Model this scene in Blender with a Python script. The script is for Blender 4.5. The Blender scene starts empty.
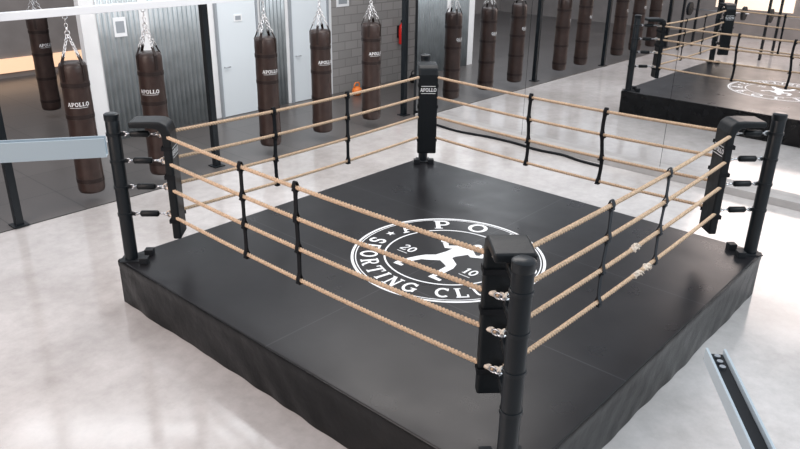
import bpy, bmesh, math, random
from mathutils import Vector, Matrix
random.seed(3)
scene=bpy.context.scene
COL=bpy.context.collection
scene.view_settings.view_transform='Standard'
S=5.0; H=0.517; PT=2.10; MX=8.37
pi=math.pi
K=[0]
def kz(): return (K[0]%9)*.0003

# ---------------------------------------------------------------- materials
def mat(name,col,rough=.5,metal=0,spec=.5,noise=0,nscale=8,bump=0,bscale=40,emit=None,estr=0,coat=0):
    m=bpy.data.materials.new(name);m.use_nodes=True
    nt=m.node_tree;n=nt.nodes;l=nt.links;b=n['Principled BSDF']
    b.inputs['Base Color'].default_value=(*col,1);b.inputs['Roughness'].default_value=rough
    b.inputs['Metallic'].default_value=metal;b.inputs['Specular IOR Level'].default_value=spec
    b.inputs['Coat Weight'].default_value=coat
    tc=n.new('ShaderNodeTexCoord')
    if noise:
        t=n.new('ShaderNodeTexNoise');t.inputs['Scale'].default_value=nscale;t.inputs['Detail'].default_value=6
        l.new(tc.outputs['Object'],t.inputs['Vector'])
        r=n.new('ShaderNodeValToRGB');r.color_ramp.elements[0].position=.3;r.color_ramp.elements[1].position=.7
        r.color_ramp.elements[0].color=(*[c*(1-noise) for c in col],1);r.color_ramp.elements[1].color=(*[min(1,c*(1+noise)) for c in col],1)
        l.new(t.outputs['Fac'],r.inputs['Fac']);l.new(r.outputs['Color'],b.inputs['Base Color'])
    if bump:
        t=n.new('ShaderNodeTexNoise');t.inputs['Scale'].default_value=bscale;t.inputs['Detail'].default_value=4
        l.new(tc.outputs['Object'],t.inputs['Vector'])
        q=n.new('ShaderNodeBump');q.inputs['Strength'].default_value=bump;q.inputs['Distance'].default_value=.02
        l.new(t.outputs['Fac'],q.inputs['Height']);l.new(q.outputs['Normal'],b.inputs['Normal'])
    if emit:
        b.inputs['Emission Color'].default_value=(*emit,1);b.inputs['Emission Strength'].default_value=estr
    return m
M_black=mat('black_painted_steel',(.007,.010,.013),.32,spec=.3)
M_vinyl=mat('black_vinyl',(.0045,.005,.006),.27,spec=.2,noise=.3,nscale=5,bump=.6,bscale=5)
M_pad=mat('black_padding_vinyl',(.006,.008,.010),.40,spec=.22,bump=.15,bscale=14)
M_white=mat('white_print',(.80,.82,.84),.55)
M_rope=mat('jute_rope',(.50,.37,.26),.9,spec=.2,noise=.35,nscale=70)
M_tape=mat('pale_rope_tape',(.62,.54,.46),.85,spec=.2,noise=.25,nscale=60)
M_strap=mat('black_webbing',(.007,.008,.010),.7,spec=.15)
M_gstrap=mat('faded_black_webbing',(.028,.032,.038),.7,spec=.15)
M_steel=mat('galvanised_steel',(.5,.52,.55),.3,metal=1)
M_bag=mat('brown_leather',(.034,.020,.017),.36,spec=.4,noise=.3,nscale=6,bump=.2,bscale=16)
M_bagdark=mat('dark_brown_leather',(.018,.011,.010),.45,spec=.3)
M_chain=mat('silver_chain',(.75,.75,.76),.3,metal=1)
M_wallw=mat('white_plaster',(.78,.79,.8),.7,noise=.04,nscale=2)
M_greyw=mat('grey_plaster',(.27,.245,.235),.8,noise=.1,nscale=2)
M_door=mat('white_door_paint',(.70,.76,.80),.4)
M_corr=mat('corrugated_zinc',(.42,.46,.48),.38,metal=.55,noise=.15,nscale=3)
M_red=mat('red_enamel',(.65,.02,.015),.3)
M_orange=mat('orange_rubber',(.8,.2,.03),.5)
M_rail=mat('pale_steel_channel',(.46,.55,.61),.35,metal=.3)
M_beam=mat('pale_grey_beam',(.75,.77,.8),.4)
M_mirror=mat('silver_mirror',(.84,.85,.86),.01,metal=1)
M_dark=mat('dark_equipment',(.010,.012,.015),.5,spec=.25)
M_kerb=mat('grey_concrete_kerb',(.36,.35,.345),.6,noise=.1,nscale=4)
M_win=mat('bright_window',(.9,.85,.8),.3,emit=(1,.74,.52),estr=.85)
M_win2=mat('warm_window',(.9,.7,.5),.3,emit=(1,.6,.36),estr=.7)

def canvas_mat():
    m=mat('charcoal_canvas',(.03,.032,.038),.42,spec=.24)
    nt=m.node_tree;n=nt.nodes;l=nt.links;b=n['Principled BSDF'];tc=n['Texture Coordinate']
    t=n.new('ShaderNodeTexNoise');t.inputs['Scale'].default_value=1.2;t.inputs['Detail'].default_value=8;t.inputs['Roughness'].default_value=.65
    l.new(tc.outputs['Object'],t.inputs['Vector'])
    r=n.new('ShaderNodeValToRGB');r.color_ramp.elements[0].position=.3;r.color_ramp.elements[1].position=.75
    r.color_ramp.elements[0].color=(.0080,.0082,.0100,1);r.color_ramp.elements[1].color=(.0165,.0162,.0185,1)
    l.new(t.outputs['Fac'],r.inputs['Fac'])
    sx=n.new('ShaderNodeSeparateXYZ');l.new(tc.outputs['Object'],sx.inputs[0])
    def seam(out,pos):
        a=n.new('ShaderNodeMath');a.operation='SUBTRACT';a.inputs[1].default_value=pos;l.new(out,a.inputs[0])
        b2=n.new('ShaderNodeMath');b2.operation='ABSOLUTE';l.new(a.outputs[0],b2.inputs[0])
        c=n.new('ShaderNodeMath');c.operation='LESS_THAN';c.inputs[1].default_value=.006;l.new(b2.outputs[0],c.inputs[0]);return c.outputs[0]
    cur=None
    for o,p in ((sx.outputs[0],-.85),(sx.outputs[0],.85),(sx.outputs[1],0.0)):
        s=seam(o,p)
        if cur is None: cur=s
        else:
            x=n.new('ShaderNodeMath');x.operation='MAXIMUM';l.new(cur,x.inputs[0]);l.new(s,x.inputs[1]);cur=x.outputs[0]
    mx=n.new('ShaderNodeMix');mx.data_type='RGBA';mx.inputs[7].default_value=(.036,.037,.041,1)
    l.new(cur,mx.inputs[0]);l.new(r.outputs[0],mx.inputs[6]);l.new(mx.outputs[2],b.inputs['Base Color'])
    t2=n.new('ShaderNodeTexNoise');t2.inputs['Scale'].default_value=2.0;t2.inputs['Detail'].default_value=7
    l.new(tc.outputs['Object'],t2.inputs['Vector'])
    mr=n.new('ShaderNodeMapRange');mr.inputs[1].default_value=.3;mr.inputs[2].default_value=.7;mr.inputs[3].default_value=.26;mr.inputs[4].default_value=.36
    l.new(t2.outputs['Fac'],mr.inputs[0]);l.new(mr.outputs[0],b.inputs['Roughness'])
    return m
M_canvas=canvas_mat()
def floor_mat():
    m=mat('polished_concrete',(.55,.55,.55),.3)
    nt=m.node_tree;n=nt.nodes;l=nt.links;b=n['Principled BSDF'];tc=n['Texture Coordinate']
    t=n.new('ShaderNodeTexNoise');t.inputs['Scale'].default_value=.5;t.inputs['Detail'].default_value=9;t.inputs['Roughness'].default_value=.64
    l.new(tc.outputs['Object'],t.inputs['Vector'])
    r=n.new('ShaderNodeValToRGB');e=r.color_ramp.elements;e[0].position=.34;e[1].position=.66
    e[0].color=(.40,.38,.37,1);e[1].color=(.585,.565,.56,1)
    l.new(t.outputs['Fac'],r.inputs['Fac'])
    t3=n.new('ShaderNodeTexNoise');t3.inputs['Scale'].default_value=6;t3.inputs['Detail'].default_value=10;t3.inputs['Roughness'].default_value=.75
    l.new(tc.outputs['Object'],t3.inputs['Vector'])
    r3=n.new('ShaderNodeValToRGB');r3.color_ramp.elements[0].position=.3;r3.color_ramp.elements[1].position=.6
    r3.color_ramp.elements[0].color=(.84,.84,.84,1);r3.color_ramp.elements[1].color=(1,1,1,1)
    l.new(t3.outputs['Fac'],r3.inputs['Fac'])
    mm=n.new('ShaderNodeMix');mm.data_type='RGBA';mm.blend_type='MULTIPLY';mm.inputs[0].default_value=1
    l.new(r.outputs[0],mm.inputs[6]);l.new(r3.outputs[0],mm.inputs[7]);l.new(mm.outputs[2],b.inputs['Base Color'])
    mr=n.new('ShaderNodeMapRange');mr.inputs[3].default_value=.05;mr.inputs[4].default_value=.22
    l.new(t3.outputs['Fac'],mr.inputs[0]);l.new(mr.outputs[0],b.inputs['Roughness'])
    b.inputs['Specular IOR Level'].default_value=.65
    return m
M_floor=floor_mat()
def brick_mat(name,c1,c2,mort,w,h,ms=.01,vertical=True,rough=.8):
    m=mat(name,c1,rough);nt=m.node_tree;n=nt.nodes;l=nt.links;b=n['Principled BSDF'];tc=n['Texture Coordinate']
    br=n.new('ShaderNodeTexBrick');br.inputs['Color1'].default_value=(*c1,1);br.inputs['Color2'].default_value=(*c2,1)
    br.inputs['Mortar'].default_value=(*mort,1);br.inputs['Scale'].default_value=1
    br.inputs['Brick Width'].default_value=w;br.inputs['Row Height'].default_value=h;br.inputs['Mortar Size'].default_value=ms
    if vertical:
        s=n.new('ShaderNodeSeparateXYZ');c=n.new('ShaderNodeCombineXYZ');l.new(tc.outputs['Object'],s.inputs[0])
        l.new(s.outputs[0],c.inputs[0]);l.new(s.outputs[2],c.inputs[1]);l.new(c.outputs[0],br.inputs['Vector'])
    else:
        l.new(tc.outputs['Object'],br.inputs['Vector']); br.offset=0
    l.new(br.outputs['Color'],b.inputs['Base Color']);return m
M_brick=brick_mat('grey_concrete_block',(.25,.245,.24),(.31,.30,.295),(.2,.19,.19),.42,.2,.012)
M_mat=brick_mat('dark_rubber_tiles',(.085,.078,.076),(.105,.097,.094),(.04,.04,.04),1.0,1.0,.008,False,.3)

# ---------------------------------------------------------------- mesh helpers
def nb(): return bmesh.new()
def box(bm,a,b):
    x0,y0,z0=a;x1,y1,z1=b
    vs=[bm.verts.new(v) for v in [(x0,y0,z0),(x1,y0,z0),(x1,y1,z0),(x0,y1,z0),(x0,y0,z1),(x1,y0,z1),(x1,y1,z1),(x0,y1,z1)]]
    for f in [(3,2,1,0),(4,5,6,7),(0,1,5,4),(1,2,6,5),(2,3,7,6),(3,0,4,7)]: bm.faces.new([vs[i] for i in f])
    return vs
def frame(d):
    d=d.normalized();a=Vector((0,0,1)) if abs(d.z)<.9 else Vector((1,0,0))
    x=d.cross(a).normalized();return x,d.cross(x).normalized()
def tube(bm,pts,r,seg=10,closed=False,cap=True):
    pts=[Vector(p) for p in pts];n=len(pts);rings=[]
    rr=r if isinstance(r,(list,tuple)) else [r]*n
    px=None
    for i,p in enumerate(pts):
        if closed: d=pts[(i+1)%n]-pts[i-1]
        else: d=pts[min(i+1,n-1)]-pts[max(i-1,0)]
        d.normalize()
        if px is None: px,py=frame(d)
        else:
            px=(px-d*px.dot(d)).normalized();py=d.cross(px).normalized()
        rings.append([bm.verts.new(p+px*rr[i]*math.cos(2*pi*k/seg)+py*rr[i]*math.sin(2*pi*k/seg)) for k in range(seg)])
    m=n if closed else n-1
    for i in range(m):
        A=rings[i];B=rings[(i+1)%n]
        for k in range(seg): bm.faces.new((A[k],A[(k+1)%seg],B[(k+1)%seg],B[k]))
    if cap and not closed:
        bm.faces.new(rings[0][::-1]);bm.faces.new(rings[-1])
def lathe(bm,prof,seg=28,cx=0,cy=0):
    rings=[]
    for r,z in prof:
        if r<1e-5: rings.append([bm.verts.new((cx,cy,z))])
        else: rings.append([bm.verts.new((cx+r*math.cos(2*pi*k/seg),cy+r*math.sin(2*pi*k/seg),z)) for k in range(seg)])
    for A,B in zip(rings,rings[1:]):
        if len(A)==1 and len(B)==1: continue
        for k in range(seg):
            k2=(k+1)%seg
            if len(A)==1: bm.faces.new((A[0],B[k2],B[k]))
            elif len(B)==1: bm.faces.new((A[k],A[k2],B[0]))
            else: bm.faces.new((A[k],A[k2],B[k2],B[k]))
def torus_link(bm,c,ax,up,R,r,stretch=1.6,n=12):
    ax=Vector(ax).normalized();up=Vector(up).normalized();c=Vector(c)
    tube(bm,[c+ax*R*math.cos(2*pi*i/n)+up*R*stretch*math.sin(2*pi*i/n) for i in range(n)],r,6,closed=True)
def chain(bm,a,b,R=.012,r=.0035):
    a=Vector(a);b=Vector(b);d=b-a;L=d.length;d.normalize();x,y=frame(d)
    n=max(2,int(L/(R*1.6*1.55)))
    for i in range(n): torus_link(bm,a+d*L*(i+.5)/n,x if i%2 else y,d,R,r)
def mk(name,bm,m,parent=None,smooth=False,bevel=0,base=None,seg=2):
    bmesh.ops.recalc_face_normals(bm,faces=bm.faces)
    me=bpy.data.meshes.new(name);
    cs=[v.co for v in bm.verts]
    lo=[min(c[i] for c in cs) for i in range(3)];hi=[max(c[i] for c in cs) for i in range(3)]
    c=Vector(base) if base is not None else Vector(((lo[0]+hi[0])/2,(lo[1]+hi[1])/2,lo[2]))
    for v in bm.verts: v.co-=c
    bm.to_mesh(me);bm.free();me.materials.append(m)
    if smooth:
        for p in me.polygons: p.use_smooth=True
        if smooth=='auto': 
            try: me.set_sharp_from_angle(angle=math.radians(40))
            except Exception: pass
    o=bpy.data.objects.new(name,me);COL.objects.link(o)
    if parent: o.parent=parent;o.location=c-parent_world(parent)
    else: o.location=c
    if bevel:
        b=o.modifiers.new('bevel','BEVEL');b.width=bevel;b.segments=seg;b.limit_method='ANGLE'
    return o
def parent_world(p):
    v=Vector(p.location)
    while p.parent: p=p.parent;v+=p.location
    return v
def empty(name,loc,label,cat,group=None):
    e=bpy.data.objects.new(name,None);e.empty_display_size=.2;e.location=loc;COL.objects.link(e);tag(e,label,cat,group);return e
def tag(o,label,cat,group=None):
    o['label']=label;o['category']=cat
    if group:o['group']=group
def struct(o,label=None,cat=None):
    o['kind']='structure'
    if label:o['label']=label
    if cat:o['category']=cat
def copy_tree(o,loc=None,rotz=None,parent=None):
    c=o.copy();COL.objects.link(c)
    if parent:c.parent=parent
    if loc is not None:c.location=loc
    if rotz is not None:c.rotation_euler[2]=rotz
    for ch in [x for x in bpy.data.objects if x.parent==o]: copy_tree(ch,parent=c)
    return c

# ---------------------------------------------------------------- serif stroke font
def arc(cx,cy,rx,ry,a0,a1,n=14): return [(cx+rx*math.cos(math.radians(a0+(a1-a0)*i/n)),cy+ry*math.sin(math.radians(a0+(a1-a0)*i/n))) for i in range(n+1)]
W=.19;T=.11
def ser(x0,x1,y): return ([(x0,y),(x1,y)],T*.8)
G={
'A':(.86,[([(.12,0),(.43,1)],T),([(.43,1),(.74,0)],W),([(.22,.33),(.64,.33)],T),ser(0,.28,.04),ser(.56,.9,.04)]),
'P':(.74,[([(.2,0),(.2,1)],W),([(.2,.95),(.42,.95)]+arc(.42,.7,.22,.25,90,-90)[1:]+[(.2,.45)],T*1.2),ser(.04,.38,.04),ser(.04,.2,.96)]),
'O':(.9,[(arc(.45,.5,.33,.44,0,360,26),T*1.5)]),
'0':(.7,[(arc(.35,.5,.24,.44,0,360,24),T*1.5)]),
'L':(.74,[([(.2,0),(.2,1)],W),([(.04,.05),(.7,.05)],T),([(.67,0),(.67,.3)],T*.9),ser(.04,.4,.96)]),
'S':(.7,[(arc(.35,.72,.22,.23,20,270,16)+arc(.35,.27,.24,.22,90,-160,16)[1:],T*1.5),([(.58,.7),(.58,.95)],T*.8),([(.1,.05),(.1,.3)],T*.8)]),
'R':(.84,[([(.2,0),(.2,1)],W),([(.2,.95),(.42,.95)]+arc(.42,.72,.22,.23,90,-90)[1:]+[(.2,.49)],T*1.2),([(.42,.49),(.7,.02)],W*.9),ser(.04,.38,.04),ser(.04,.2,.96),ser(.62,.86,.04)]),
'T':(.82,[([(.41,0),(.41,1)],W),([(.04,.95),(.78,.95)],T),([(.07,.72),(.07,1)],T*.9),([(.75,.72),(.75,1)],T*.9),ser(.25,.57,.04)]),
'I':(.4,[([(.2,0),(.2,1)],W),ser(.04,.36,.04),ser(.04,.36,.96)]),
'N':(.9,[([(.18,0),(.18,1)],T),([(.18,1),(.72,0)],W),([(.72,0),(.72,1)],T),ser(.02,.34,.04),ser(.02,.2,.96),ser(.56,.88,.96)]),
'G':(.9,[(arc(.45,.5,.33,.44,45,325,22),T*1.5),([(.74,.08),(.74,.45)],W),ser(.52,.88,.45),([(.7,.72),(.7,.98)],T*.8)]),
'C':(.84,[(arc(.45,.5,.33,.44,45,315,22),T*1.5),([(.7,.7),(.7,.98)],T*.8)]),
'U':(.9,[([(.2,1),(.2,.35)]+arc(.45,.35,.25,.3,180,360)[1:]+[(.7,1)],T*1.3),ser(.04,.38,.96),ser(.56,.86,.96)]),
'B':(.78,[([(.2,0),(.2,1)],W),([(.2,.95),(.4,.95)]+arc(.4,.74,.18,.21,90,-90)[1:]+[(.2,.53)],T*1.1),([(.2,.53),(.44,.53)]+arc(.44,.29,.22,.24,90,-90)[1:]+[(.2,.05)],T*1.1),ser(.04,.2,.04),ser(.04,.2,.96)]),
'1':(.5,[([(.27,0),(.27,1)],W),([(.27,.97),(.08,.78)],T),ser(.1,.44,.04)]),
'2':(.68,[(arc(.33,.72,.22,.24,170,-30,14)+[(.1,.06)],T*1.3),([(.07,.05),(.62,.05)],T*1.1),([(.6,.02),(.6,.25)],T*.7)]),
' ':(.45,[]),
}
def ribbon(bm,pts,w,f):
    K[0]+=1
    n=len(pts);A=[];B=[]
    closed=(abs(pts[0][0]-pts[-1][0])<1e-6 and abs(pts[0][1]-pts[-1][1])<1e-6 and n>3)
    for i in range(n):
        if closed and i in(0,n-1): p,q=pts[-2],pts[1]
        else: p=pts[max(0,i-1)];q=pts[min(n-1,i+1)]
        dx,dy=q[0]-p[0],q[1]-p[1];L=math.hypot(dx,dy) or 1
        nx,ny=-dy/L*w/2,dx/L*w/2
        A.append(bm.verts.new(f(pts[i][0]+nx,pts[i][1]+ny)));B.append(bm.verts.new(f(pts[i][0]-nx,pts[i][1]-ny)))
    for i in range(n-1): bm.faces.new((A[i],A[i+1],B[i+1],B[i]))
def poly(bm,pts,f):
    K[0]+=1;bm.faces.new([bm.verts.new(f(*p)) for p in pts])
def textflat(bm,s,h,f,track=.06):
    w=sum(G[c][0]+track for c in s)-track;x=-w/2
    for c in s:
        for pts,wd in G[c][1]: ribbon(bm,pts,wd,lambda u,v,x=x:f((x+u)*h,v*h))
        x+=G[c][0]+track
def textarc(bm,s,h,r,a0,a1,top,f,hs=1.0):
    n=len(s);tot=sum(G[c][0]+.0 for c in s);gap=(abs(a1-a0)*r/h/hs-tot)/(n-1);x=0
    for c in s:
        wc=G[c][0]
        ang=a0+(a1-a0)*((x+wc/2)*h*hs/(abs(a1-a0)*r))
        ca,sa=math.cos(ang),math.sin(ang)
        for pts,wd in G[c][1]:
            def g(u,v):
                lx=(u-wc/2)*h*hs;ly=v*h
                if top: R=r+ly;tx,ty=sa,-ca
                else: R=r-ly;tx,ty=-sa,ca
                return f(R*ca+tx*lx,R*sa+ty*lx)
            ribbon(bm,pts,wd,g)
        x+=wc+gap
def star(bm,cx,cy,r,f,rot=0):
    K[0]+=1
    pts=[]
    for i in range(10):
        a=pi/2+rot+i*pi/5;q=r if i%2==0 else r*.42;pts.append((cx+q*math.cos(a),cy+q*math.sin(a)))
    c=bm.verts.new(f(cx,cy));vs=[bm.verts.new(f(*p)) for p in pts]
    for i in range(10): bm.faces.new((c,vs[i],vs[(i+1)%10]))

# ---------------------------------------------------------------- room
bm=nb();box(bm,(-9,-9,-.1),(12,18,0));o=mk('floor',bm,M_floor,base=(0,0,0));struct(o)
bm=nb();box(bm,(-8.9,7.9,0),(11.9,17.9,.012));o=mk('floor_mat',bm,M_mat,base=(0,7.9,0));struct(o,"dark rubber tile flooring under the punching bags","flooring")
WY=10.8
bm=nb();box(bm,(2.67,WY,0),(8.54,WY+.15,4.2));o=mk('wall_back',bm,M_wallw);struct(o)
bm=nb();box(bm,(8.54,WY,0),(11.9,WY+.15,4.2));o=mk('wall_block',bm,M_brick,base=(8.54,WY,0));struct(o)
bm=nb();box(bm,(11.9,-9,0),(12.05,18,4.2));o=mk('wall_east',bm,M_greyw);struct(o)
bm=nb();box(bm,(-9,17.9,0),(12,18.05,4.2));o=mk('wall_north',bm,M_greyw);struct(o)
bm=nb();box(bm,(-9.15,-9,0),(-9,18,4.2));o=mk('wall_west',bm,M_greyw);struct(o)
bm=nb();box(bm,(-9,-9.15,0),(12,-9,4.2));o=mk('wall_south',bm,M_wallw);struct(o)
bm=nb();box(bm,(MX+.02,-9,0),(MX+.16,8.12,4.2));o=mk('wall_mirror',bm,M_dark);struct(o)
bm=nb();box(bm,(MX-.20,-9,0),(MX+.02,7.88,.12));o=mk('trim_1',bm,M_kerb,bevel=.006);struct(o,"low concrete step under the mirrors","trim")
y=8.1
while y-2.745>-9:
    bm=nb();box(bm,(MX,y-2.743,.12),(MX+.02,y,3.6));o=mk('mirror_panel',bm,M_mirror);tag(o,"large frameless wall mirror panel above a low step","mirror","wall mirror panels");y-=2.75
for k in range(4):
    bm=nb();box(bm,(-9,-6.5+k*4,1.0),(-8.95,-3.8+k*4,3.2));o=mk('window_%d'%(k+1),bm,M_win);struct(o)
bm=nb();box(bm,(-3,17.84,.15),(7,17.9,.5));o=mk('window_5',bm,M_win2);struct(o)
def corr(x0,x1,z1):
    bm=nb();n=int((x1-x0)/.0125);A=[];B=[]
    for i in range(n+1):
        x=x0+(x1-x0)*i/n;yy=WY-.018-.014*math.sin(2*pi*x/.1)
        A.append(bm.verts.new((x,yy,.012)));B.append(bm.verts.new((x,yy,z1)))
    for i in range(n): bm.faces.new((A[i],A[i+1],B[i+1],B[i]))
    o=mk('corrugated_panel',bm,M_corr,smooth=True);so=o.modifiers.new('s','SOLIDIFY');so.thickness=.004
    tag(o,"galvanised corrugated metal cladding panel fixed to the wall","metal panel","corrugated wall panels")
corr(2.95,3.75,3.6);corr(3.95,5.2,3.6);corr(6.5,7.16,3.6)
M_frame=mat('grey_door_frame',(.3,.33,.36),.5)
for k,(x0,x1) in enumerate([(5.36,6.4),(7.26,8.4)]):
    e=empty('door_%d'%(k+1),((x0+x1)/2,WY-.03,0),"plain white door panel beside corrugated metal","door");e['kind']='structure'
    bm=nb();box(bm,(x0+.05,WY-.05,.02),(x1-.05,WY,2.9));mk('door_leaf',bm,M_door,e,bevel=.004)
    bm=nb()
    box(bm,(x0,WY-.07,0),(x0+.045,WY,2.96));box(bm,(x1-.045,WY-.07,0),(x1,WY,2.96));box(bm,(x0+.045,WY-.07,2.905),(x1-.045,WY,2.96))
    mk('door_frame',bm,M_frame,e)
    bm=nb();tube(bm,[(x0+.13,WY-.052,1.05),(x0+.13,WY-.1,1.05),(x0+.25,WY-.1,1.05)],.011,8)
    mk('door_handle',bm,M_steel,e,smooth=True)
def poster(x,z,w,h,label,yb):
    e=empty('poster',(x,yb,z-h/2),label,'poster')
    bm=nb();box(bm,(x-w/2,yb-.012,z-h/2),(x+w/2,yb,z+h/2));mk('sheet',bm,M_white,e)
    bm=nb();box(bm,(x-w*.34,yb-.0135,z-h*.3),(x+w*.34,yb-.0122,z+h*.3));mk('print',bm,M_frame,e)
poster(3.35,2.05,.24,.34,"small printed notice on the corrugated metal wall",WY-.036)
poster(8.9,2.15,.4,.3,"white framed notice on the grey block wall",WY)
poster(5.9,2.0,.2,.14,"small printed sign on the white door",WY-.05)
ex,ey=10.85,WY-.12
e=empty('fire_extinguisher',(ex,ey,.95),"red fire extinguisher mounted on the grey block wall","fire extinguisher")
bm=nb();lathe(bm,[(0,.95),(.07,.95),(.08,.97),(.08,1.35),(.06,1.42),(.025,1.45),(.025,1.48),(0,1.48)],20,ex,ey);mk('cylinder_body',bm,M_red,e,smooth='auto')
bm=nb();box(bm,(ex-.02,ey-.06,1.48),(ex+.02,ey+.03,1.52));box(bm,(ex-.012,ey-.11,1.52),(ex+.012,ey+.03,1.545));mk('valve',bm,M_dark,e)
bm=nb();tube(bm,[(ex+.02,ey,1.49),(ex+.09,ey,1.47),(ex+.11,ey,1.35),(ex+.1,ey,1.1),(ex+.095,ey,1.05)],.011,8);mk('hose',bm,M_dark,e,smooth=True)
bm=nb();box(bm,(ex-.06,ey+.075,1.1),(ex+.06,WY,1.4));mk('bracket',bm,M_dark,e)
def kettle(x,y,mm,label):
    e=empty('kettlebell',(x,y,.012),label,'kettlebell')
    bm=nb();lathe(bm,[(0,.012),(.07,.012),(.11,.06),(.12,.12),(.1,.18),(.05,.215),(0,.22)],20,x,y);mk('weight',bm,mm,e,smooth=True)
    bm=nb();tube(bm,[(x-.07,y,.18),(x-.09,y,.26),(x-.05,y,.31),(x+.05,y,.31),(x+.09,y,.26),(x+.07,y,.18)],.016,8);mk('handle',bm,mm,e,smooth=True)
kettle(8.85,10.3,M_orange,"orange kettlebell on the dark rubber floor by the block wall")
kettle(10.9,10.3,M_dark,"black kettlebell on the dark rubber floor by the block wall")

# ---------------------------------------------------------------- boxing ring
ring=empty('boxing_ring',(2.5,2.5,0),"raised black boxing ring with four rows of jute rope","boxing ring")
bm=nb();n=220;path=[]
cor=[(0,0),(S,0),(S,S),(0,S)]
for k in range(4):
    a=Vector(cor[k]);b=Vector(cor[(k+1)%4]);d=(b-a).normalized();nr=Vector((d.y,-d.x))
    for i in range(n):
        t=i/n;path.append((a+(b-a)*t,nr,t*S+k*7.3,min(1,min(t,1-t)*30)))
rows=[]
for j,zf in enumerate([0,.08,.16,.25,.35,.45,.55,.65,.75,.83,.9,.95,.97,1.0]):
    row=[]
    for p,nr,s,edge in path:
        amp=(1-zf)**.7*edge
        off=.016+amp*(.008*math.sin(s*3.1+1.5*math.sin(s*1.7)+zf*2)+.0045*math.sin(s*10+3*math.sin(s*2.3)+zf*7)+.0025*math.sin(s*19+4*math.sin(s*.9)-zf*9))
        off+= .006*(zf>.89)*(zf<.99)
        q=p+nr*max(off,.004);row.append(bm.verts.new((q.x,q.y,.004+zf*(H-.010))))
    rows.append(row)
m=len(path)
for a,b in zip(rows,rows[1:]):
    for i in range(m): bm.faces.new((a[i],a[(i+1)%m],b[(i+1)%m],b[i]))
bm.faces.new(rows[-1])
skirt=mk('platform',bm,M_vinyl,ring,smooth='auto')
bm=nb();box(bm,(-.012,-.012,H-.03),(S+.012,S+.012,H));canvas=mk('canvas',bm,M_canvas,skirt,bevel=.012,base=(2.5,2.5,H-.03),seg=3)
bm=nb();R=1.06;zz=H+.0015
f=lambda u,v:(2.50+v,2.50-u,zz+kz())
def circ(r,w): ribbon(bm,[(r*math.cos(2*pi*i/120),r*math.sin(2*pi*i/120)) for i in range(120)]+[(r,0)],w,f)
circ(R-.012,.03);circ(R-.05,.012);circ(R*.655,.02)
textarc(bm,'APOLLO',.235,.75,math.radians(171),math.radians(9),True,f,1.2)
textarc(bm,'SPORTING CLUB',.19,.96,math.radians(192),math.radians(348),False,f,1.0)
star(bm,-.86,.01,.06,f);star(bm,.86,.01,.06,f)
textflat(bm,'20',.13,lambda u,v:f(u-.43,v-.22));textflat(bm,'10',.13,lambda u,v:f(u+.43,v-.22))
ribbon(bm,[(-.5,-.27),(-.36,-.27)],.01,f);ribbon(bm,[(.36,-.27),(.5,-.27)],.01,f)
def limb(pts):
    K[0]+=1
    A=[];B=[]
    for i,(x,y_,w) in enumerate(pts):
        p=pts[max(0,i-1)];q=pts[min(len(pts)-1,i+1)];dx,dy=q[0]-p[0],q[1]-p[1];L=math.hypot(dx,dy)
        A.append(bm.verts.new(f(x-dy/L*w,y_+dx/L*w)));B.append(bm.verts.new(f(x+dy/L*w,y_-dx/L*w)))
    for i in range(len(pts)-1): bm.faces.new((A[i],A[i+1],B[i+1],B[i]))
def disc(x,y_,rx,ry):poly(bm,[(x+rx*math.cos(2*pi*i/20),y_+ry*math.sin(2*pi*i/20)) for i in range(20)],f)
limb([(-.02,-.08,.09),(0,.05,.08),(.04,.2,.115),(.06,.29,.08),(.07,.33,.035)])
disc(.1,.4,.055,.07)
limb([(.0,-.07,.075),(-.15,-.2,.062),(-.19,-.25,.045),(-.26,-.42,.04),(-.3,-.52,.02)]);limb([(-.31,-.52,.026),(-.2,-.52,.02)])
limb([(.02,-.07,.075),(.17,-.16,.062),(.2,-.22,.045),(.2,-.42,.04),(.2,-.5,.022)]);limb([(.17,-.51,.028),(.32,-.52,.02)])
limb([(.1,.25,.05),(.22,.17,.04),(.29,.21,.035),(.29,.32,.03)]);disc(.29,.37,.045,.055)
limb([(-.02,.26,.05),(-.15,.17,.04),(-.22,.24,.032)]);disc(-.26,.28,.05,.045)
mk('emblem',bm,M_white,skirt,base=(2.5,2.5,zz))

corners=[(0,0,1,1),(S,0,-1,1),(S,S,-1,-1),(0,S,1,-1)]
def postmesh():
    bm=nb();lathe(bm,[(0,0),(.068,0),(.068,PT-.02),(.062,PT-.004),(.054,PT),(0,PT)],24)
    return bm
def angle(c): return math.atan2(c[3],c[2])
def place(bm,name,m,loc,rot,parent,**k):
    o=mk(name,bm,m,None,base=(0,0,0),**k);o.parent=parent;o.location=Vector(loc)-parent_world(parent);o.rotation_euler[2]=rot;return o
PO=.13
ZR=[1.90,1.62,1.34,1.04]
meshes={}
def first(key,builder,name,m,loc,rot,parent,**k):
    if key not in meshes:
        o=place(builder(),name,m,loc,rot,parent,**k);meshes[key]=o;return o
    s=meshes[key];o=s.copy();COL.objects.link(o);o.parent=parent;o.location=Vector(loc)-parent_world(parent);o.rotation_euler[2]=rot;return o
def sub(key,builder,name,m,parent,loc=(0,0,0),**k):
    if key in meshes: o=meshes[key].copy();COL.objects.link(o)
    else: o=mk(name,builder(),m,None,base=(0,0,0),**k);meshes[key]=o
    o.parent=parent;o.location=loc;return o
def b_base():
    bm=nb();box(bm,(-.1,-.1,H),(.14,.1,H+.012));return bm
def b_block(s):
    def g():
        bm=nb();box(bm,(.12,min(s*.06,s*.15),H),(.21,max(s*.06,s*.15),H+.07));return bm
    return g
def b_cap():
    bm=nb();lathe(bm,[(.07,PT-.06),(.073,PT-.055),(.073,PT+.002),(.058,PT+.012),(0,PT+.012)],24);return bm
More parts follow.
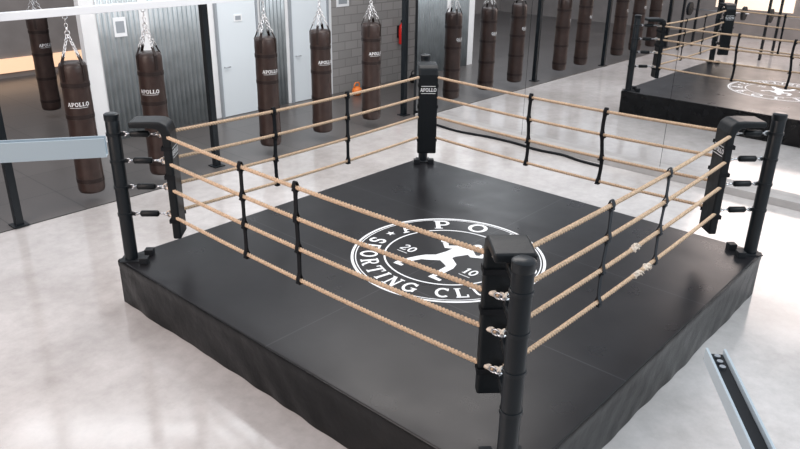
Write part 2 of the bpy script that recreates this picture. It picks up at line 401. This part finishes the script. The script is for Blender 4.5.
def b_lug():
    bm=nb();lathe(bm,[(.069,-.016),(.076,-.014),(.076,.014),(.069,.016)],20);box(bm,(.066,-.008,-.02),(.105,.008,.02));return bm
def b_pad():
    bm=nb();d0=.50
    prof=[(d0,.80),(d0,1.88),(d0-.012,1.94),(d0-.05,1.975),(d0-.12,1.985),(.19,1.985),(.19,2.05),(d0-.1,2.055),(d0+.0,2.05),(d0+.06,2.01),(d0+.085,1.93),(d0+.085,.80)]
    w=.135
    A=[bm.verts.new((x,-w,z)) for x,z in prof];B=[bm.verts.new((x,w,z)) for x,z in prof]
    bm.faces.new(A);bm.faces.new(B[::-1])
    for i in range(len(prof)): j=(i+1)%len(prof);bm.faces.new((A[i],A[j],B[j],B[i]))
    return bm
def b_padtext():
    bm=nb();fx=lambda u,v:(.5865+kz(),u,v)
    textflat(bm,'APOLLO',.05,lambda u,v:fx(u*.9,1.70+v),.04)
    ribbon(bm,[(-.1,1.675),(.1,1.675)],.006,fx);ribbon(bm,[(-.1,1.775),(.1,1.775)],.006,fx)
    return bm
def b_padstrap():
    bm=nb();ww=.138;P=[(.592,-ww),(.488,-ww),(.488,ww),(.592,ww)];t=.004
    Q=[(.592,-ww-t),(.484,-ww-t),(.484,ww+t),(.592,ww+t)]
    vs=[[bm.verts.new((x,y_,z)) for x,y_ in L] for z in(-.02,.02) for L in(P,Q)]
    p0,q0,p1,q1=vs
    for i in range(3):
        bm.faces.new((p0[i],p0[i+1],p1[i+1],p1[i]));bm.faces.new((q0[i],q0[i+1],q1[i+1],q1[i]))
        bm.faces.new((p0[i],p0[i+1],q0[i+1],q0[i]));bm.faces.new((p1[i],p1[i+1],q1[i+1],q1[i]))
    for i in(0,3): bm.faces.new((p0[i],q0[i],q1[i],p1[i]))
    return bm
def b_tb():
    bm=nb();prof=[(.155,0),(.16,.024),(.172,.034),(.335,.034),(.347,.024),(.352,0)]
    tube(bm,[(x,0,0) for x,r in prof],[max(r,.004) for x,r in prof],12)
    return bm
def b_shank():
    bm=nb();tube(bm,[(.10,0,0),(.16,0,0)],.009,8);torus_link(bm,(.105,0,0),(0,0,1),(1,0,0),.02,.007,1.2);return bm
def b_hook():
    bm=nb();tube(bm,[(.345,0,0),(.42,0,0)],.010,8)
    torus_link(bm,(.435,0,0),(0,1,0),(1,0,0),.032,.009,1.0,14)
    return bm
def b_shackle(s):
    def g():
        bm=nb();torus_link(bm,(.455,s*.035,0),(0,0,1),(.6,s*.8,0),.022,.007,1.5);return bm
    return g
for c in corners:
    a=angle(c);loc=(c[0]+c[2]*PO/math.sqrt(2),c[1]+c[3]*PO/math.sqrt(2),0)
    post=first('post',postmesh,'corner_post',M_black,loc,a,ring,smooth='auto')
    sub('cap',b_cap,'post_cap',M_black,post,smooth='auto');sub('base',b_base,'base_plate',M_dark,post)
    sub('blk1',b_block(1),'foot_block',M_dark,post,bevel=.006);sub('blk2',b_block(-1),'foot_block',M_dark,post,bevel=.006)
    for z in ZR: sub('lug',b_lug,'rope_lug',M_black,post,loc=(0,0,z),smooth='auto')
    pad=first('pad',b_pad,'corner_pad',M_pad,loc,a,ring,bevel=.02,seg=3)
    sub('pt',b_padtext,'pad_lettering',M_white,pad)
    for z in (1.0,1.48,1.78): sub('ps',b_padstrap,'pad_strap',M_strap,pad,loc=(0,0,z))
    for z in ZR:
        tb=first('tb',b_tb,'turnbuckle',M_pad,(loc[0],loc[1],z),a,ring,smooth=True)
        sub('hk',b_hook,'hook',M_steel,tb,smooth=True);sub('shk',b_shank,'hook',M_steel,tb,smooth=True)
        sub('sh1',b_shackle(1),'shackle',M_steel,tb,smooth=True);sub('sh2',b_shackle(-1),'shackle',M_steel,tb,smooth=True)
JO=.40
LR=S-2*JO-.08
def sag(t): return -.035*4*t*(1-t)
def b_rope():
    bm=nb();n=420;seg=12;rings=[]
    for i in range(n+1):
        t=i/n;x=t*LR;tw=2*pi*x/.10
        ring_=[]
        for k in range(seg):
            th=2*pi*k/seg;r=.012+.0085*abs(math.cos(1.5*(th)))
            ring_.append(bm.verts.new((x,r*math.cos(th+tw),sag(t)+r*math.sin(th+tw))))
        rings.append(ring_)
    for A,B in zip(rings,rings[1:]):
        for k in range(seg): bm.faces.new((A[k],A[(k+1)%seg],B[(k+1)%seg],B[k]))
    bm.faces.new(rings[0]);bm.faces.new(rings[-1])
    return bm
def b_bind():
    bm=nb();tube(bm,[(-.026,0,0),(-.02,0,0),(.02,0,0),(.026,0,0)],[.016,.0225,.0225,.016],10);return bm
def b_eye():
    bm=nb();torus_link(bm,(0,0,0),(0,0,1),(1,0,0),.02,.011,1.4);return bm
edges=[((JO,JO+.04),pi/2),((JO+.04,JO),0),((S-JO,JO+.04),pi/2),((JO+.04,S-JO),0)]
for (x,y_),a in edges:
    for z in ZR:
        rp=first('rope',b_rope,'ring_rope',M_rope,(x,y_,z),a,ring,smooth=True)
        for q in (.055,LR-.055): sub('wh',b_bind,'rope_binding',M_tape,rp,loc=(q,0,-.002),smooth=True)
        for q in (-.02,LR+.02): sub('eye',b_eye,'rope_eye',M_tape,rp,loc=(q,0,0),smooth=True)
def b_sp(curve):
    bm=nb();n=40;w=.022
    loop=[]
    for side in (1,-1):
        L=[]
        for i in range(n+1):
            z=ZR[0]+.015-(ZR[0]+.015-ZR[3]+.055)*i/n
            d=min(abs(z+.032-q) for q in ZR);off=side*(.005+.021*math.exp(-(d/.036)**2))
            xo=curve*math.sin(i/n*pi*2)*.02
            L.append((bm.verts.new((-w+xo,off,z)),bm.verts.new((w+xo,off,z))))
        loop+= L if side==1 else L[::-1]
    for i in range(len(loop)):
        p=loop[i];q=loop[(i+1)%len(loop)];bm.faces.new((p[0],p[1],q[1],q[0]))
    return bm
def b_keeper():
    bm=nb();box(bm,(-.027,-.025,-.009),(.027,.025,.009));return bm
def spacer(x,y_,a,m,k): 
    o=mk('rope_spacer',b_sp(k),m,None,base=(0,0,0));sol=o.modifiers.new('s','SOLIDIFY');sol.thickness=.004
    o.parent=ring;o.location=Vector((x,y_,0))-ring.location;o.rotation_euler[2]=a
    for q in ZR: sub('kp'+m.name,b_keeper,'keeper',m,o,loc=(0,0,q-.063),bevel=.004)
    return o
spacer(JO,3.25,pi/2,M_strap,0);spacer(JO,2.50,pi/2,M_strap,.3)
spacer(1.84,JO,0,M_gstrap,1);spacer(2.94,JO,0,M_gstrap,1)
spacer(1.86,S-JO,0,M_strap,.4);spacer(3.03,S-JO,0,M_strap,0)
spacer(S-JO,2.9,pi/2,M_strap,.6);spacer(S-JO,1.87,pi/2,M_strap,1)
for z,x in ((1.32,2.42),(1.015,2.55),(1.015,2.75)):
    bm=nb()
    for k in range(9):
        a=random.uniform(0,2*pi);p=Vector((x+random.uniform(-.05,.05),JO,z-.01))
        tube(bm,[p+Vector((0,.02*math.cos(a),.02*math.sin(a))),p+Vector((.02,.03*math.cos(a),.03*math.sin(a))),p+Vector((.04,.04*math.cos(a+.4),.035*math.sin(a+.4)-.01))],[.009,.008,.004],6)
    tube(bm,[(x-.06,JO,z-.013),(x+.06,JO,z-.013)],.024,10)
    mk('rope_tape',bm,M_tape,ring,smooth=True)

# ---------------------------------------------------------------- columns, beam
for x,y_ in ((-4.6,8.11),(.08,7.97),(3.42,8.2),(8.22,8.25)):
    col=empty('steel_column',(x,y_,.012),"slim black steel column standing beside the punching bags","column","black steel columns")
    bm=nb();box(bm,(x-.05,y_-.05,.025),(x+.05,y_+.05,3.8));mk('shaft',bm,M_black,col,bevel=.004)
    bm=nb();box(bm,(x-.1,y_-.1,.0125),(x+.1,y_+.1,.03));mk('foot_plate',bm,M_black,col)
BZ=2.66
BX=[1.21,2.36,4.52,5.76,7.08,-1.0,-2.2,-3.4]
beam=empty('overhead_beam',(2,8.11,BZ),"pale steel beam from which the punching bags hang","beam")
bm=nb();box(bm,(-4.55,8.06,BZ),(8.17,8.16,BZ+.1));mk('beam_body',bm,M_beam,beam,bevel=.005)
for x in BX:
    bm=nb();tube(bm,[(x-.03,8.11,BZ),(x-.03,8.11,BZ-.03),(x,8.11,BZ-.045),(x+.03,8.11,BZ-.03),(x+.03,8.11,BZ)],.007,8);mk('eye_hook',bm,M_chain,beam,smooth=True)

BH=1.88;BR=.185
proto=empty('punching_bag',(0,0,0),"tall dark brown leather punching bag hanging from chains","punching bag","row of hanging punching bags")
bm=nb();prof=[(0,0),(BR*.7,.004),(BR*.93,.02),(BR,.06)]
prof+=[(BR*(1+.012*math.sin(i*1.3)),.06+(BH-.12)*i/16) for i in range(1,16)]+[(BR,BH-.06),(BR*.92,BH-.015),(BR*.8,BH),(0,BH)]
lathe(bm,prof,32);mk('bag_body',bm,M_bag,proto,smooth=True)
def b_band():
    bm=nb();lathe(bm,[(BR+.0015,-.03),(BR+.006,-.028),(BR+.006,.028),(BR+.0015,.03)],32);return bm
for z in (.2,.66,1.14,1.58): sub('band',b_band,'leather_band',M_bagdark,proto,loc=(0,0,z),smooth='auto')
bm=nb()
def wrap(u,v): r_=BR+.0085+kz();return (r_*math.sin(u/BR),-r_*math.cos(u/BR),1.30+v)
textflat(bm,'APOLLO',.055,wrap,.05)
ribbon(bm,[(-.12+.24*i/12,-.02) for i in range(13)],.005,wrap)
mk('lettering',bm,M_white,proto)
def b_hs():
    bm=nb();prev=None
    for r_,z in ((BR+.008,BH-.24),(BR+.008,BH-.03),(BR*.9,BH+.02),(BR*.72,BH+.09)):
        p=(bm.verts.new((r_,-.022,z)),bm.verts.new((r_,.022,z)))
        if prev: bm.faces.new((prev[0],prev[1],p[1],p[0]))
        prev=p
    return bm
def b_ch():
    bm=nb();chain(bm,(BR*.72,0,BH+.08),(.01,0,BH+.36),.019,.006);return bm
for k in range(4):
    o=sub('hs',b_hs,'hanging_strap',M_bagdark,proto);o.rotation_euler[2]=pi/4+k*pi/2
    if k==0: sol=o.modifiers.new('s','SOLIDIFY');sol.thickness=.006
    o=sub('chn',b_ch,'chain',M_chain,proto,smooth=True);o.rotation_euler[2]=pi/4+k*pi/2
bm=nb();torus_link(bm,(0,0,BH+.38),(1,0,0),(0,0,1),.03,.008,1.2);tube(bm,[(0,0,BH+.40),(0,0,BH+.46)],.014,8);chain(bm,(0,0,BH+.45),(0,0,BZ-.17-.03),.019,.006)
mk('swivel_hook',bm,M_chain,proto,smooth=True)
for i,x in enumerate(BX):
    r=random.uniform(-.35,.35)-.55
    if i==0: proto.location=(x,8.11,.17);proto.rotation_euler[2]=r
    else: copy_tree(proto,loc=(x,8.11,.17),rotz=r)
c=copy_tree(proto,loc=(2.95,13.3,.17),rotz=.2);c['label']="dark brown punching bag hanging behind the opening in the wall"
rk=empty('bag_bracket',(3.95,13.3,0),"black steel gallows frame holding one punching bag","bag bracket")
bm=nb();box(bm,(3.9,13.25,.0125),(4.0,13.35,2.66));box(bm,(2.85,13.25,2.62),(4.0,13.35,2.72));mk('frame_tube',bm,M_black,rk)

# ---------------------------------------------------------------- floor rope
bm=nb();P=[(8.08,7.3),(8.0,6.6),(8.1,5.9),(8.1,5.3),(8.03,4.8),(8.08,4.3),(8.0,3.9),(7.98,3.45)]
pts=[]
for i in range(len(P)-1):
    p0=P[max(i-1,0)];p1=P[i];p2=P[i+1];p3=P[min(i+2,len(P)-1)]
    for k in range(8):
        t=k/8;q=[.5*((2*p1[j])+(-p0[j]+p2[j])*t+(2*p0[j]-5*p1[j]+4*p2[j]-p3[j])*t*t+(-p0[j]+3*p1[j]-3*p2[j]+p3[j])*t**3) for j in (0,1)];pts.append((q[0],q[1],.024))
tube(bm,pts,.023,10);o=mk('exercise_rope',bm,M_strap,smooth=True);tag(o,"thick black exercise rope lying on the floor by the mirror","rope")

def channel(name,a,b,w,h,label,post_at,screws):
    a=Vector(a);b=Vector(b);d=(b-a);L=d.length;d.normalize();ang=math.atan2(d.y,d.x)
    e=empty(name,(post_at[0],post_at[1],0),label,"guard rail")
    def tr(bm): 
        bmesh.ops.rotate(bm,verts=bm.verts,cent=(0,0,0),matrix=Matrix.Rotation(ang,3,'Z'));bmesh.ops.translate(bm,verts=bm.verts,vec=a);return bm
    t=.006;prof=[(-w/2,0),(w/2,0),(w/2,h),(w/2-t,h),(w/2-t,t),(-w/2+t,t),(-w/2+t,h),(-w/2,h)]
    bm=nb();A=[bm.verts.new((0,y_,z)) for y_,z in prof];B=[bm.verts.new((L,y_,z)) for y_,z in prof]
    bm.faces.new(A);bm.faces.new(B)
    for i in range(8): bm.faces.new((A[i],A[(i+1)%8],B[(i+1)%8],B[i]))
    mk('channel',tr(bm),M_rail,e,bevel=.001)
    if screws:
        bm=nb();box(bm,(.004,-w/2+t+.001,t),(L,w/2-t-.001,h*.62));mk('rubber_gasket',tr(bm),M_dark,e)
        for k in range(3):
            bm=nb();lathe(bm,[(0,h*.62),(.007,h*.62),(.007,h*.62+.006),(0,h*.62+.007)],10,.02+k*.022,0)
            mk('screw',tr(bm),M_steel,e,smooth='auto')
    bm=nb();tube(bm,[(post_at[0],post_at[1],0),(post_at[0],post_at[1],a.z)],.03,12);mk('upright',bm,M_rail,e,smooth='auto')
channel('guard_rail',(-1.82,1.08,2.95),(-3.0,1.9,2.95),.05,.085,"pale steel rail end on an upright by the ring",(-2.95,1.87),False)
channel('guard_rail',(-1.66,-1.49,2.98),(-2.4,-1.99,2.98),.046,.035,"pale steel channel with dark gasket and screws",(-2.35,-1.96),True)

def bench(x,y_,a):
    e=empty('weight_bench',(x,y_,0),"black padded weight bench on the concrete floor","bench","weight benches")
    bm=nb();box(bm,(x-.6,y_-.15,.4),(x+.6,y_+.15,.48));mk('seat_pad',bm,M_pad,e,bevel=.02)
    for s in(-.5,.5):
        bm=nb();box(bm,(x+s-.03,y_-.25,0),(x+s+.03,y_+.25,.04));box(bm,(x+s-.03,y_-.03,.03),(x+s+.03,y_+.03,.4));mk('leg',bm,M_dark,e)
for p in ((-6.8,-2),(-6.8,1),(-6.8,4)): bench(*p,0)
def rackf(x,y_):
    e=empty('power_rack',(x,y_,0),"black steel power rack with pull-up bars","power rack","power racks")
    for dx in(-.6,.6):
        for dy in(-.6,.6):
            bm=nb();box(bm,(x+dx-.035,y_+dy-.035,0),(x+dx+.035,y_+dy+.035,2.3));mk('upright',bm,M_dark,e)
    for dx in(-.6,.6):
        bm=nb();box(bm,(x+dx-.03,y_-.6,2.23),(x+dx+.03,y_+.6,2.29));mk('crossbar',bm,M_dark,e)
        bm=nb();box(bm,(x-.6,y_+dx-.03,2.23),(x+.6,y_+dx+.03,2.29));mk('crossbar',bm,M_dark,e)
    bm=nb();tube(bm,[(x-.68,y_-1.05,1.2),(x-.68,y_+1.05,1.2)],.014,8);mk('barbell',bm,M_steel,e,smooth=True)
    for s in(-1,1):
        bm=nb();tube(bm,[(x-.68,y_+s*.85,1.2),(x-.68,y_+s*.93,1.2)],.22,24);mk('weight_plate',bm,M_dark,e,smooth='auto')
rackf(-5,4.4);rackf(-5,7.0);rackf(-5,1.6)

# ---------------------------------------------------------------- lights
w=bpy.data.worlds.new('w');scene.world=w;w.use_nodes=True
bg=w.node_tree.nodes['Background'];bg.inputs[0].default_value=(.86,.915,1,1);bg.inputs[1].default_value=.80
def area(loc,tgt,size,sy,power,col):
    l=bpy.data.lights.new('area','AREA');l.shape='RECTANGLE';l.size=size;l.size_y=sy;l.energy=power;l.color=col
    o=bpy.data.objects.new('area_light',l);COL.objects.link(o);o.location=loc
    o.rotation_euler=(Vector(tgt)-Vector(loc)).to_track_quat('-Z','Y').to_euler()
area((-6,4,5.5),(0,4,0),5,8,600,(1,.81,.72))
area((5,-5,6.5),(3,1,0),8,4,560,(.9,.97,1))
area((6,6,7),(5,5.5,0),5,5,350,(1,.93,.88))
area((3,9.5,6),(4,10.5,1),7,1.5,180,(.95,.98,1))

# ---------------------------------------------------------------- camera
yaw,pitch,roll,F=0.7279,0.4002,0.0147,726.1
fw=Vector((math.cos(yaw)*math.cos(pitch),math.sin(yaw)*math.cos(pitch),-math.sin(pitch)))
r=Vector((math.sin(yaw),-math.cos(yaw),0));u=r.cross(fw)
r2=r*math.cos(roll)+u*math.sin(roll);u2=-r*math.sin(roll)+u*math.cos(roll)
cd=bpy.data.cameras.new('camera');cd.sensor_width=36;cd.lens=F/800*36;cd.clip_start=.05
cam=bpy.data.objects.new('camera',cd);COL.objects.link(cam)
Mx=Matrix((r2,u2,-fw)).transposed().to_4x4();Mx.translation=Vector((-3.2342,-1.9019,3.9291));cam.matrix_world=Mx
scene.camera=cam
